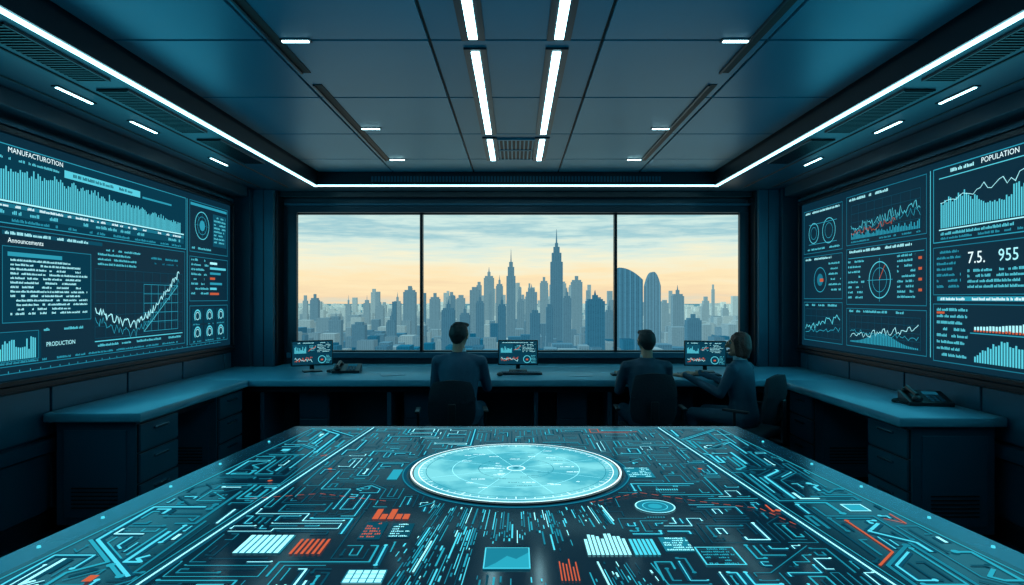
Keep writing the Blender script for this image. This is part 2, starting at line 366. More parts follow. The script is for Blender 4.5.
c.bars(-4.06,-2.5,1.09,lambda t:.03+.13*abs(math.sin(t*9))*(.7+.3*random.random()),70,'e_c'); c.rect(-4.1,1.275,-2.4,1.282,'e_m')
c.rect(-4.495,1.08,-4.488,2.43,'e_c')
c.obj('display_graphics',eR)

# ================================================================ COUNTERS
e=empty('control_counter')
b=MB()
b.rbox(-3.0,3.0,5.52,6.60,.72,.78,'desk',.008,2); b.rbox(-2.58,2.58,6.59,6.90,.72,.78,'desk',.008,2)
b.obj('counter_top_back',e)
b=MB(); b.rbox(-3.0,-2.38,3.93,5.52,.72,.78,'desk',.008,2); b.rbox(2.34,3.0,3.78,5.52,.72,.78,'desk',.008,2); b.obj('counter_top_sides',e)
b=MB()
b.box(-2.95,2.95,6.1,6.14,.05,.715,'wall')
for x in (-2.3,-1.15,-.62,.18,.85,1.28,2.3): b.box(x-.02,x+.02,5.62,6.1,0,.715,'cab')
for x in (-1.87,-.9,.52,1.5): b.box(x-.14,x+.14,5.75,6.1,.06,.715,'cab'); b.box(x-.13,x+.13,5.735,5.75,.4,.70,'soff'); b.box(x-.13,x+.13,5.735,5.75,.08,.39,'soff')
b.box(-2.95,2.95,5.60,5.63,.66,.715,'dark')
for sg in (-1,1): 
    x0,x1=sorted((sg*2.46,sg*2.49)); b.box(x0,x1,4.0,5.6,.66,.715,'dark')
b.obj('counter_supports',e,bevel=.004)
def cabinet(sg,y0,y1):
    b=MB(); xf=2.44; x0,x1=sorted((sg*xf,sg*2.95)); b.box(x0,x1,y0,y1,.05,.715,'cab')
    b.box(x0+.03,x1-.03,y0+.03,y1-.03,0,.05,'black')
    for z0,z1 in ((.52,.69),(.32,.50),(.08,.30)):
        xa,xb=sorted((sg*(xf-.001),sg*(xf-.006))); b.box(xa,xb,y0+.01,y1-.01,z0-.008,z1+.008,'black')
        xa,xb=sorted((sg*xf,sg*(xf-.02))); b.box(xa,xb,y0+.018,y1-.018,z0,z1,'cab')
        xa,xb=sorted((sg*(xf-.02),sg*(xf-.037))); b.box(xa,xb,(y0+y1)/2-.08,(y0+y1)/2+.08,z1-.05,z1-.035,'chrome')
    xa,xb=sorted((sg*2.50,sg*2.90))
    b.box(xa,xb,y0-.008,y0,.10,.66,'clad')
    for i in range(6): b.box(xa+.05,xb-.05,y0-.012,y0-.007,.16+.025*i,.17+.025*i,'black')
    b.obj('drawer_cabinet',e,bevel=.004)
cabinet(-1,3.98,4.46); cabinet(-1,5.05,5.5); cabinet(1,3.82,4.28); cabinet(1,5.05,5.5)

# ================================================================ HOLO TABLE
e=empty('hologram_table')
TZ=.91; TY1=2.93; TY0=.45
def hw(y): return 1.05+(TY1-y)*.108
def slab(b,ya,yb,inset,z0,z1,k):
    a=hw(ya)-inset; d=hw(yb)-inset
    vs=[(-a,ya,z0),(a,ya,z0),(d,yb,z0),(-d,yb,z0),(-a,ya,z1),(a,ya,z1),(d,yb,z1),(-d,yb,z1)]
    b.add(vs,[(0,3,2,1),(4,5,6,7),(0,1,5,4),(1,2,6,5),(2,3,7,6),(3,0,4,7)],k)
b=MB(); slab(b,TY0,TY1,0,TZ-.07,TZ-.004,'tablerim'); slab(b,TY0+.06,TY1-.06,.06,TZ-.13,TZ-.07,'dark'); o=b.obj('table_rim',e,bevel=.012)
b=MB(); slab(b,TY0+.25,TY1-.25,.25,.06,TZ-.13,'tablebody'); slab(b,TY0+.3,TY1-.3,.30,0,.06,'black')
b.obj('table_base',e,bevel=.02)
b=MB(); slab(b,TY0+.08,TY1-.055,.10,TZ-.006,TZ,'tglass'); b.obj('table_glass',e)
b=MB()
for y in (2.6,2.25,1.98,1.7,1.5,1.2):
    for sg in (-1,1): b.cyl((sg*(hw(y)-.05),y,TZ-.005),(sg*(hw(y)-.05),y,TZ+.001),.005,.004,'e_c',12)
b.obj('rim_leds',e)
c=Canvas((0,0,TZ),(1,0,0),(0,1,0),(0,0,1)); random.seed(21)
def T(px,py): d=(CH-TZ)*F/(py-VY); return ((px-VX)*d/F,d)
def hwi(y): return hw(y)-.125
occ=set(); G=.0185
def cell(x,y): return (round(x/G),round(y/G))
DX,DY,DR=0,2.16,.37
def ok(x,y,m=0):
    return .55<y<2.84 and abs(x)<hwi(y)-.01 and (x-DX)**2+(y-DY)**2>(DR+.03)**2
def divx(y): return .655+(2.87-y)*.085
for sg in (-1,1):
    c.line([(sg*divx(2.86),2.86),(sg*divx(.55),.55)],.026,'e_g',1)  # wide dim strip paints a bloom beneath the divider line
    c.line([(sg*divx(2.86),2.86),(sg*divx(.55),.55)],.006,'e_b',3); c.line([(sg*(divx(2.86)+.02),2.86),(sg*(divx(.55)+.02),.55)],.003,'e_m',3)
def blk(px0,py0,px1,py1):
    a=T((px0+px1)/2,py1);b_=T((px0+px1)/2,py0); xa=T(px0,(py0+py1)/2)[0]; xb=T(px1,(py0+py1)/2)[0]
    x0,x1,y0,y1=xa,xb,a[1],b_[1]
    i=x0-G
    while i<x1+G:
        j=y0-G
        while j<y1+G: occ.add(cell(i,j)); j+=G*.7
        i+=G*.7
    return x0,y0,x1,y1
x0,y0,x1,y1=blk(484,549,530,570); c.rect(x0,y0,x1,y1,'e_d',2); c.poly([(x0,y0),(x1,y0),(x1,y0+(y1-y0)*.8),(x0+(x1-x0)*.7,y0+(y1-y0)*.45),(x0+(x1-x0)*.5,y0+(y1-y0)*.6),(x0+(x1-x0)*.25,y0+(y1-y0)*.25)],'e_m',3); c.frame(x0,y0,x1,y1,.003,'e_c',4)
x0,y0,x1,y1=blk(585,533,628,556); c.bars(x0,x1,y0,lambda t:(y1-y0)*(.6+.4*random.random()),10,'e_b',3,.7)
x0,y0,x1,y1=blk(632,540,658,556); c.bars(x0,x1,y0,lambda t:(y1-y0),6,'e_c',3,.7)
x0,y0,x1,y1=blk(662,538,690,552); c.rect(x0,y0,x1,y1,'e_d',2); c.para(x0+.005,x1,y1-.004,y0,.014,.008,'e_b')
x0,y0,x1,y1=blk(345,571,384,584); c.rect(x0,y0,x1,y1,'e_b',2); c.grid(x0,y0,x1,y1,5,3,.003,'e_d',3)
x0,y0,x1,y1=blk(242,536,288,554); c.rect(x0,y0,x1,y1,'e_d',2); c.bars(x0,x1,y0,lambda t:(y1-y0),7,'e_b',3,.7)
x0,y0,x1,y1=blk(295,540,328,555); c.bars(x0,x1,y0,lambda t:(y1-y0),6,'e_r',3,.5)
x0,y0,x1,y1=blk(375,510,412,520); c.bars(x0,x1,y0,lambda t:(y1-y0)*random.choice((1,.5)),5,'e_r',3,.8)
x0,y0,x1,y1=blk(362,523,384,540); c.rect(x0,y0,x1,y1,'e_dd',2); c.para(x0+.005,x1-.005,y1-.005,y0,.018,.01,'e_r')
x0,y0,x1,y1=blk(390,524,412,538); c.rect(x0,y0,x1,y1,'e_dd',2); c.para(x0+.005,x1-.005,y1-.005,y0,.016,.008,'e_b')
x0,y0,x1,y1=blk(626,468,652,478); c.rect(x0,y0,x1,y1,'e_d',2); c.para(x0+.005,x1-.005,y1-.005,y0,.02,.01,'e_b')
x0,y0,x1,y1=blk(390,470,400,480); c.rect(x0,y0,x1,y1,'e_m',2)
x0,y0,x1,y1=blk(845,505,866,512); c.rect(x0,y0,x1,y1,'e_m',2); c.frame(x0,y0,x1,y1,.004,'e_b',3)
x0,y0,x1,y1=blk(700,548,740,566); c.frame(x0,y0,x1,y1,.004,'e_c',3); c.para(x0+.01,x1-.01,y1-.008,y0,.016,.008,'e_m')
x0,y0,x1,y1=blk(560,560,580,582); c.bars(x0,x1,y0,lambda t:(y1-y0)*(.5+.5*random.random()),6,'e_r',3,.4)
u,v=T(655,507); blk(634,499,676,515); c.disc(u,v,.055,'e_d',2); c.ring(u,v,.055,.004,'e_b',3); c.ring(u,v,.035,.003,'e_c',3); c.disc(u,v,.02,'e_m',3)
# data streams fanning out from the disc
NS=88
for i in range(NS):
    t_=i/(NS-1)*2-1; 
    y=random.uniform(.7,.9)
    xa=.40*t_; xt=.25*t_
    top=DY-math.sqrt(max(0,(DR+.03)**2-xt*xt))-.008-random.uniform(0,.03 if i%3 else .30)
    while y<top:
        Ln=random.choice((random.uniform(.008,.03),random.uniform(.03,.18))); y2=min(y+Ln,top)
        f1=(y-.7)/1.1; f2=(y2-.7)/1.1; X1=xa+(xt-xa)*f1; X2=xa+(xt-xa)*f2
        if cell(X1,y) not in occ and cell(X2,y2) not in occ and cell((X1+X2)/2,(y+y2)/2) not in occ and random.random()<.78:
            k=random.choice(('e_c','e_c','e_b','e_m','e_m','e_d','e_d','e_d','e_dd')); w=random.choice((.0020,.0020,.0028,.0042)); c.line([(X1,y),(X2,y2)],w,k,2)
        y=y2+random.uniform(.006,.03)
for i in range(60): 
    j=.9
    while j<1.79:
        f1=(j-.7)/1.1; q=i/59*2-1; occ.add(cell(q*(.38+(.24-.38)*f1),j)); j+=G*.8
dirs=[(1,0),(1,1),(0,1),(-1,1),(-1,0),(-1,-1),(0,-1),(1,-1)]
def walk(outer):
    for _ in range(30):
        y=random.uniform(.9,2.83); x=random.uniform(-hwi(y),hwi(y))
        if (abs(x)>divx(y)+.03)!=outer: continue
        if ok(x,y) and cell(x,y) not in occ: break
    else: return
    d=random.choice((0,2,2,4,6,6)); cx,cy=cell(x,y); pts=[(cx*G,cy*G)]; occ.add((cx,cy)); tot=0
    for seg in range(random.randint(2,6)):
        n=random.randint(2,11) if not outer else random.randint(4,20)
        for _ in range(n):
            nx,ny=cx+dirs[d][0],cy+dirs[d][1]; X,Y=nx*G,ny*G
            if (nx,ny) in occ or not ok(X,Y) or (abs(X)>divx(Y)+.015)!=(outer) or abs(abs(X)-divx(Y))<.02: break
            cx,cy=nx,ny; occ.add((cx,cy)); tot+=1
        if (cx*G,cy*G)!=pts[-1]: pts.append((cx*G,cy*G))
        d=(d+random.choice((-2,2) if (not outer and random.random()<.93 and d%2==0) else (-2,2,-1,1)))%8
    if tot<2: return
    w=random.choice((.0026,.0032,.0048)) if not outer else random.choice((.004,.006,.009))
    k=random.choices(('e_c','e_b','e_m','e_d','e_dd','e_r'),(4.5,1.8,4.5,5,6,.15))[0]
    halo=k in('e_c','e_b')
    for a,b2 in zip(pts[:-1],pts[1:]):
        if halo: c.line([a,b2],w*2.2+.007,'e_g',1)  # bloom of bright traces, painted as a wider dim strip below
        c.line([a,b2],w,k,2)
    for p in pts[1:-1]: c.disc(p[0],p[1],w*.5,k,2,8)
    for p in (pts[0],pts[-1]):
        if random.random()<.4: c.disc(p[0],p[1],w*1.1,k,3,10)
for i in range(800): walk(False)
for i in range(340): walk(True)
for i in range(1300):
    y=random.uniform(.9,2.8); x=random.uniform(-hwi(y),hwi(y)-.05); w=random.choice((.015,.02,.03,.05,.07)); h=random.choice((.006,.01,.014,.03))
    if not(ok(x,y) and ok(x+w,y+h)) or abs(abs(x)-divx(y))<.08: continue
    cells={cell(x+w*a/4,y+h*q/2) for a in range(5) for q in range(3)}
    if len(cells&occ)>len(cells)*.4: continue
    occ|=cells; k=random.choices(('e_c','e_b','e_m','e_d','e_dd','e_r'),(3,1.3,4,6,7,.8))[0]; r=random.random()
    if r<.35: c.rect(x,y,x+w,y+h,k,4)
    elif r<.6: c.bars(x,x+w,y,lambda t:h,max(2,int(w/.007)),k,4,.6)
    elif r<.75: c.frame(x,y,x+w,y+h,.0025,k,4)
    else: c.words(x,x+w,y,.008,k,4)
def dashed(pts,w,k):
    for a,b2 in zip(pts[:-1],pts[1:]):
        a=Vector(a);b2=Vector(b2);L_=(b2-a).length;n=max(1,int(L_/.03))
        for i in range(n): c.line([tuple(a.lerp(b2,i/n)),tuple(a.lerp(b2,(i+.6)/n))],w,k,5)
dashed([T(590,504),T(640,494),T(700,503),T(760,510),T(800,528)],.003,'e_r'); dashed([T(250,500),T(320,495),T(390,503)],.003,'e_r')
for q in ((270,482),(778,512),(700,470),(330,470)):
    a=T(*q); c.disc(a[0],a[1],.008,'e_r',5,12)
c.line([(-hwi(2.85),2.85),(hwi(2.85),2.85)],.004,'e_m',2)
for sg in(-1,1): c.line([(sg*hwi(2.85),2.85),(sg*hwi(.6),.6)],.004,'e_m',2)
c.ring(DX,DY,DR+.014,.016,'e_g',1,96); c.ring(DX,DY,DR+.018,.004,'e_d',2,96)  # dim outer ring paints bloom around the disc
c.obj('circuit_graphics',e)
dm=bpy.data.materials.new('holo_disc'); dm.use_nodes=True; nt=dm.node_tree; bs=nt.nodes['Principled BSDF']
tc=nt.nodes.new('ShaderNodeTexCoord'); n=nt.nodes.new('ShaderNodeTexNoise'); n.inputs['Scale'].default_value=7; n.inputs['Detail'].default_value=7
cr=nt.nodes.new('ShaderNodeValToRGB'); cr.color_ramp.elements[0].position=.42; cr.color_ramp.elements[0].color=hx('#44b4c8'); cr.color_ramp.elements[1].position=.60; cr.color_ramp.elements[1].color=hx('#80e0ea')
nt.links.new(tc.outputs['Object'],n.inputs['Vector']); nt.links.new(n.outputs['Fac'],cr.inputs[0])
nt.links.new(cr.outputs[0],bs.inputs['Emission Color']); bs.inputs['Emission Strength'].default_value=1.02; bs.inputs['Base Color'].default_value=hx('#06202a'); bs.inputs['Roughness'].default_value=.5; bs.inputs['Specular IOR Level'].default_value=.12
M['disc']=dm
b=MB(); b.cyl((DX,DY,TZ-.002),(DX,DY,TZ+.004),DR,DR-.003,'dark',96); b.cyl((DX,DY,TZ+.003),(DX,DY,TZ+.006),DR-.018,DR-.018,'disc',96); b.obj('disc_projector',e)
c=Canvas((DX,DY,TZ+.0065),(1,0,0),(0,1,0),(0,0,1))
c.ring(0,0,DR-.010,.006,'e_w',1,96); c.ring(0,0,DR-.035,.003,'e_w',1,96); c.ring(0,0,DR-.06,.002,'e_d',1,96); c.ring(0,0,.22,.002,'e_b',1,80); c.ring(0,0,.13,.002,'e_d',1,60); c.ring(0,0,.03,.004,'e_w',1,40); c.disc(0,0,.011,'e_d',2); 
for i in range(72):
    a=i*math.pi/36; r0=DR-.04; r1=r0-(.02 if i%6==0 else .009); c.line([(r0*math.cos(a),r0*math.sin(a)),(r1*math.cos(a),r1*math.sin(a))],.0025,'e_w',1)
for i in range(8):
    a=i*math.pi/4+.39; c.line([(.035*math.cos(a),.035*math.sin(a)),(.3*math.cos(a),.3*math.sin(a))],.0015,'e_b',1)
for i in range(40):
    a=random.uniform(0,6.28); r=random.uniform(.07,.26); c.words(r*math.cos(a),r*math.cos(a)+random.uniform(.02,.05),r*math.sin(a),.007,random.choice(('e_w','e_w','e_d')),2)
c.obj('disc_graphics',e)

# ================================================================ MONITORS / DESK ITEMS
def monitor(x,y,rz,seed):
    e=empty('computer_monitor',(x,y,.78),rz); random.seed(seed)
    b=MB(); w=.20; b.rbox(-w,w,-.012,.018,.06,.31,'plastic',.006,2); b.box(-.02,.02,.018,.035,.02,.2,'plastic'); b.rbox(-.09,.09,-.06,.08,0,.012,'plastic',.005,2); b.box(-.1,.1,.016,.035,.1,.26,'plastic')
    b.obj('monitor_body',e)
    c=Canvas((0,-.0125,.06),(1,0,0),(0,0,1),(0,-1,0),True)
    c.rect(-w+.01,.012,w-.01,.24,'e_bg',0.5)
    c.words(-.17,.15,.222,.008,'e_b'); c.rect(-.18,.12,-.05,.21,'e_dd',1); c.bars(-.17,-.06,.125,lambda t:.02+.05*random.random(),12,'e_c'); c.jag(-.04,.03,.15,.19,8,.01,.005,'e_r',3); c.para(-.03,.03,.2,.15,.014,.007,'e_c')
    c.para(.045,.17,.21,.12,.014,.006,'e_b'); c.jag(-.17,.0,.05,.08,20,.02,.004,'e_r'); c.jag(-.17,.0,.07,.05,20,.015,.003,'e_b'); c.ring(.09,.06,.035,.006,'e_c'); c.rect(.08,.05,.10,.065,'e_r',3); c.para(.13,.18,.1,.02,.014,.006,'e_c')
    c.obj('monitor_picture',e)
monitor(0.02,6.2,0,1); monitor(-2.02,6.15,math.radians(28),2); monitor(1.86,6.1,math.radians(-12),3)
def keyboard(x,y,rz):
    e=empty('keyboard',(x,y,.7805),rz); b=MB(); b.rbox(-.20,.20,-.065,.065,0,.016,'plastic',.005,2)
    for i in range(14):
        for j in range(5): b.box(-.19+i*.027,-.19+i*.027+.022,-.058+j*.023,-.04+j*.023,.015,.021,'cab')
    b.obj('keys',e)
keyboard(-.50,5.80,0); keyboard(1.10,5.86,0); keyboard(1.72,5.84,-.1); keyboard(.05,5.95,0)
def mouse(x,y):
    b=MB(); b.sph((x,y,.799),(.03,.05,.018),'plastic'); b.box(x-.001,x+.001,y+.01,y+.045,.812,.818,'cab'); b.obj('computer_mouse')
mouse(-.15,5.8); mouse(1.42,5.86)
def phone(x,y,rz,s=1.):
    e=empty('desk_telephone',(x,y,.7805),rz); e.scale=(s,s,s); b=MB()
    vs=[(-.13,-.1,0),(.13,-.1,0),(.13,.1,0),(-.13,.1,0),(-.13,-.1,.025),(.13,-.1,.025),(.13,.1,.075),(-.13,.1,.075)]
    b.add(vs,[(0,3,2,1),(4,5,6,7),(0,1,5,4),(1,2,6,5),(2,3,7,6),(3,0,4,7)],'plastic')
    R=Matrix.Translation((0,0,.05))@Matrix.Rotation(math.atan(.25),4,'X')
    for i in range(4):
        for j in range(3): b.box(.0+j*.032,.024+j*.032,-.085+i*.028,-.065+i*.028,-.002,.006,'cab',R)
    b.box(.0,.09,.035,.08,-.002,.004,'s_dd',R)
    for yy in (-.085,.085): b.sph((-.08,yy,.075 if yy>0 else .045),(.032,.03,.022),'plastic')
    b.cyl((-.08,-.08,.066),(-.08,.08,.098),.014,.014,'plastic')
    b.obj('telephone_body',e,bevel=.004)
    cu=bpy.data.curves.new('cord','CURVE'); cu.dimensions='3D'; cu.bevel_depth=.003; sp=cu.splines.new('POLY'); N=120; sp.points.add(N)
    for i in range(N+1):
        t=i/N; sp.points[i].co=(-.13-.06*math.sin(math.pi*t)+.008*math.cos(t*110),-.08+.16*t,.015+.008*math.sin(t*110),1)
    o=bpy.data.objects.new('coiled_cord',cu); scene.collection.objects.link(o); cu.materials.append(M['plastic']); o.parent=e
phone(-1.66,6.1,.1,1.0); phone(2.82,4.27,math.radians(-12),1.05)
def papers(x,y,rz):
    b=MB(); 
    for i in range(4): b.box(-.105,.105,-.148,.148,.001*i,.001*i+.0008,'desk',Matrix.Translation((x,y,.7805))@Matrix.Rotation(rz+i*.05,4,'Z'))
    b.obj('paper_stack')
papers(-1.2,5.95,.3); papers(.62,5.9,-.2)

# ================================================================ CHAIRS + PEOPLE
def chair(x,y,rz,top=.95):
    e=empty('office_chair',(x,y,0),rz); b=MB()
    b.rbox(-.23,.23,-.2,.25,.375,.445,'chair',.03,4)
    o=b.obj('seat',e)
    b=MB(); nx,nz=12,14; z0=.50; H=top-z0
    vs=[]
    for j in range(nz+1):
        for i in range(nx+1):
            u=-1+2*i/nx; t=j/nz; w=.19*(1-.18*(2*t-1)**4)*(1-.08*t)
            vs.append((u*w,-.235+.035*u*u-.05*t-.02*math.sin(t*3.1),z0+H*t-.02*u*u*(1 if t>.5 else -1)))
    fs=[(j*(nx+1)+i,j*(nx+1)+i+1,(j+1)*(nx+1)+i+1,(j+1)*(nx+1)+i) for j in range(nz) for i in range(nx)]
    b.add(vs,fs,'chair',True); o=b.obj('backrest',e); m=o.modifiers.new('s','SOLIDIFY'); m.thickness=.045; m.offset=-1
    m=o.modifiers.new('b','BEVEL'); m.width=.015; m.segments=3; m.limit_method='ANGLE'
    b=MB(); b.rbox(-.03,.03,-.31,-.285,.36,.70,'plastic',.008); b.rbox(-.03,.03,-.31,.0,.355,.38,'plastic',.008)
    b.cyl((0,0,.10),(0,0,.38),.028,.028,'chrome'); b.cyl((0,0,.07),(0,0,.13),.045,.035,'plastic')
    for i in range(5):
        a=2*math.pi*i/5+.3; dx,dy=math.cos(a),math.sin(a)
        b.cyl((0,0,.10),(dx*.29,dy*.29,.07),.026,.016,'plastic',10)
        cx,cy=dx*.29,dy*.29; b.cyl((cx-dy*.025,cy+dx*.025,.028),(cx+dy*.025,cy-dx*.025,.028),.028,.028,'plastic',16)
        b.cyl((cx,cy,.03),(cx,cy,.075),.01,.01,'plastic',8)
    for sg in (-1,1):
        b.rbox(sg*.27-.02,sg*.27+.02,-.14,.08,.60,.62,'plastic',.008); b.cyl((sg*.27,-.02,.41),(sg*.27,-.02,.605),.013,.013,'plastic',10); b.cyl((sg*.2,-.02,.39),(sg*.275,-.02,.41),.014,.014,'plastic',10)
    b.obj('chair_base',e); return e

def hull(bm,pts):
    vs=[bm.verts.new(p) for p in pts]
    r=bmesh.ops.convex_hull(bm,input=vs)
    g=[x for x in r['geom_interior'] if isinstance(x,bmesh.types.BMVert)]+[x for x in r['geom_unused'] if isinstance(x,bmesh.types.BMVert)]
    if g: bmesh.ops.delete(bm,geom=list(set(g)),context='VERTS')
def sphpts(c,r,n=10):
    if not hasattr(r,'__len__'): r=(r,r,r)
    P=[Vector((c[0],c[1],c[2]+r[2])),Vector((c[0],c[1],c[2]-r[2]))]
    for j in range(1,6):
        t=math.pi*j/6
        for i in range(n):
            a=2*math.pi*i/n; P.append(Vector((c[0]+r[0]*math.sin(t)*math.cos(a),c[1]+r[1]*math.sin(t)*math.sin(a),c[2]+r[2]*math.cos(t))))
    return P
def cap(bm,p1,r1,p2,r2): hull(bm,sphpts(p1,r1)+sphpts(p2,r2))
def remeshed(name,bm,k,voxel,parent,smooth=6,disp=0):
    me=bpy.data.meshes.new(name+'_src'); bm.to_mesh(me); bm.free()
    o=bpy.data.objects.new(name+'_src',me); scene.collection.objects.link(o)
    m=o.modifiers.new('r','REMESH'); m.mode='VOXEL'; m.voxel_size=voxel; m.use_smooth_shade=True
    m=o.modifiers.new('s','SMOOTH'); m.iterations=smooth; m.factor=.5
    bpy.context.view_layer.update(); dg=bpy.context.evaluated_depsgraph_get()
    me2=bpy.data.meshes.new_from_object(o.evaluated_get(dg)); bpy.data.objects.remove(o); bpy.data.meshes.remove(me)
    me2.name=name; me2.materials.clear(); me2.materials.append(M[k])
    if disp:
        for v in me2.vertices:
            n=noise.noise(Vector((v.co.x*70,v.co.y*70,v.co.z*18))); v.co+=v.normal*n*disp
    for p in me2.polygons: p.use_smooth=True
    o=bpy.data.objects.new(name,me2); scene.collection.objects.link(o); o.parent=parent; return o
def build_hand(parent,wrist,ang,side,name):
    bm=bmesh.new()
    hull(bm,sphpts((0,0,0),(.026,.02,.018))+sphpts((-.022,.075,0),(.014,.014,.012))+sphpts((.024,.07,0),(.014,.014,.012)))
    for i,(x,L) in enumerate(((-.031,.062),(-.011,.075),(.010,.080),(.030,.072))):
        if side<0: x=-x
        r=.0085; p0=(x*.9,.075,.0); p1=(x*1.15,.075+L*.45,.008); p2=(x*1.2,.075+L*.8,.0); p3=(x*1.18,.075+L,-.009)
        cap(bm,p0,.0095,p1,r); cap(bm,p1,r,p2,.0078); cap(bm,p2,.0078,p3,.007)
    s=side
    cap(bm,(-s*.018,.015,-.004),.014,(-s*.047,.05,-.006),.0105); cap(bm,(-s*.047,.05,-.006),.0105,(-s*.052,.082,-.008),.0085)
    o=remeshed(name,bm,'skin',.0042,parent,3); o.location=wrist; o.rotation_euler=(0,0,ang)
def person(name,x,y,rz,s=1.,suit='suit',hair='hair',female=False,head_rz=0.,lean=0.,reach=.42):
    e=empty(name,(x,y,0),rz); sh=.178 if not female else .150
    bm=bmesh.new()
    def ring(cy,cz,rx,ry,n=20): return [Vector((rx*math.cos(2*math.pi*i/n),cy+ry*math.sin(2*math.pi*i/n),cz)) for i in range(n)]
    f=.88 if female else 1.
    L=lambda z:lean*(z-.5)/.6
    R=[(.0,.475,.160,.13),(-.01,.56,.17,.135),(-.015,.70,.148*f,.112),(.0,.84,.165*f,.12),(.005,.94,.178*f,.12),(.0,1.0,.160*f,.10),(.0,1.045,.085*f,.07)]
    R=[(cy+L(cz),cz,rx,ry) for cy,cz,rx,ry in R]
    for a,b_ in zip(R[:-1],R[1:]): hull(bm,ring(*a)+ring(*b_))
    ly=L(1.0); wz=.835/s if s<1 else .825
    for sg in (-1,1):
        S=(sg*sh,ly,.985); E=(sg*(sh+.045),.10+ly*.5,.765); W=(sg*.14,reach,wz)
        hull(bm,sphpts((sg*.06,ly,1.015),(.05,.06,.045))+sphpts(S,(.058,.060,.052)))
        cap(bm,S,.056,E,.044); cap(bm,E,.044,W,.030)
        H=(sg*.095,.0,.545); K=(sg*.12,.43,.54); A=(sg*.12,.40,.13)
        cap(bm,H,.085,K,.062); cap(bm,K,.062,A,.046)
    hull(bm,ring(ly-.005,1.03,.080*f,.07)+ring(ly-.005,1.07,.064,.060))
    remeshed('clothed_body',bm,suit,.011,e,5)
    bm=bmesh.new(); hull(bm,ring(ly+.003,1.06,.058,.058)+ring(ly+.006,1.098,.052,.054)); remeshed('collar',bm,'shirt',.006,e,2)
    for sg in (-1,1):
        bm=bmesh.new(); cap(bm,(sg*.12,.39,.10),.04,(sg*.12,.385,.055),.04); hull(bm,sphpts((sg*.12,.38,.045),(.04,.05,.042))+sphpts((sg*.125,.56,.035),(.038,.06,.030))); remeshed('shoe_'+('l' if sg<0 else 'r'),bm,'shoe',.009,e,3)
        bm=bmesh.new(); cap(bm,(sg*.14,reach-.03,wz),.023,(sg*.138,reach+.03,wz-.008),.022); remeshed('wrist_'+('l' if sg<0 else 'r'),bm,'skin',.006,e,2)
        build_hand(e,(sg*.137,reach+.03,wz-.012),sg*.12,sg,'hand_'+('l' if sg<0 else 'r'))
    he=bpy.data.objects.new('head',None); scene.collection.objects.link(he); he.parent=e; he.location=(0,ly+.015,1.205); he.rotation_euler=(0,0,head_rz); he.empty_display_size=.05
    bm=bmesh.new()
    hull(bm,sphpts((0,-.012,.020),(.072,.090,.083),16)+sphpts((0,.035,-.075),(.034,.038,.03),12)+sphpts((0,.0,-.03),(.064,.07,.05),12))
    cap(bm,(0,-.02,-.03),.050,(0,-.022,-.14),.053)
    hull(bm,sphpts((0,.090,.022),.008)+sphpts((0,.110,-.022),.011)+sphpts((0,.083,-.024),(.018,.012,.009)))
    hull(bm,sphpts((-.035,.074,.032),.009)+sphpts((.035,.074,.032),.009))
    cap(bm,(0,.07,-.085),.016,(0,.055,-.09),.02)
    for sg in (-1,1):
        hull(bm,sphpts((sg*.074,-.008,.016),(.008,.018,.016))+sphpts((sg*.072,-.004,-.022),(.007,.011,.012)))
    remeshed('face',bm,'skin',.005,he,3)
    b=MB(); 
    for sg in (-1,1): b.sph((sg*.031,.074,.012),(.013,.010,.009),'eye'); b.sph((sg*.031,.082,.012),(.005,.004,.005),'iris')
    b.sph((0,.083,-.050),(.024,.008,.005),'lip'); b.sph((0,.082,-.056),(.020,.008,.005),'lip'); b.obj('eyes_and_mouth',he)
    bm=bmesh.new()
    if not female:
        hull(bm,sphpts((0,-.020,.030),(.078,.088,.080),20)+sphpts((0,-.045,.0),(.073,.063,.06),16))
        hull(bm,sphpts((0,-.060,-.035),(.052,.040,.04),14)+sphpts((0,-.05,.0),(.070,.05,.05),14))
        hull(bm,sphpts((-.035,.045,.080),(.03,.03,.020))+sphpts((.035,.045,.080),(.03,.03,.02))+sphpts((0,-.02,.088),(.05,.05,.022)))
    else:
        hull(bm,sphpts((0,-.020,.034),(.083,.094,.084),20)+sphpts((0,-.05,-.04),(.088,.066,.07),18))
        hull(bm,sphpts((0,-.05,-.03),(.088,.066,.05),18)+sphpts((0,-.040,-.105),(.076,.055,.03),18))
        for sg in (-1,1): hull(bm,sphpts((sg*.066,.01,.03),(.020,.045,.05))+sphpts((sg*.072,.0,-.095),(.016,.035,.02)))
    remeshed('hair',bm,hair,.006,he,2,.0025)
    e.scale=(s,s,s); return e
person('seated_man',-.47,5.10,math.radians(-4),1.0,'suit','hair',False,math.radians(-14),.03,.44)
chair(-.52,5.02,math.radians(6),.88)
person('seated_man',1.09,5.18,math.radians(2),.95,'suit2','hair',False,math.radians(5),.0,.46)
chair(1.10,5.13,math.radians(-3),.92)
person('seated_woman',1.90,5.20,math.radians(44),.93,'blouse','hairb',True,math.radians(34),.03,.50)
chair(1.92,5.14,math.radians(44),.90)

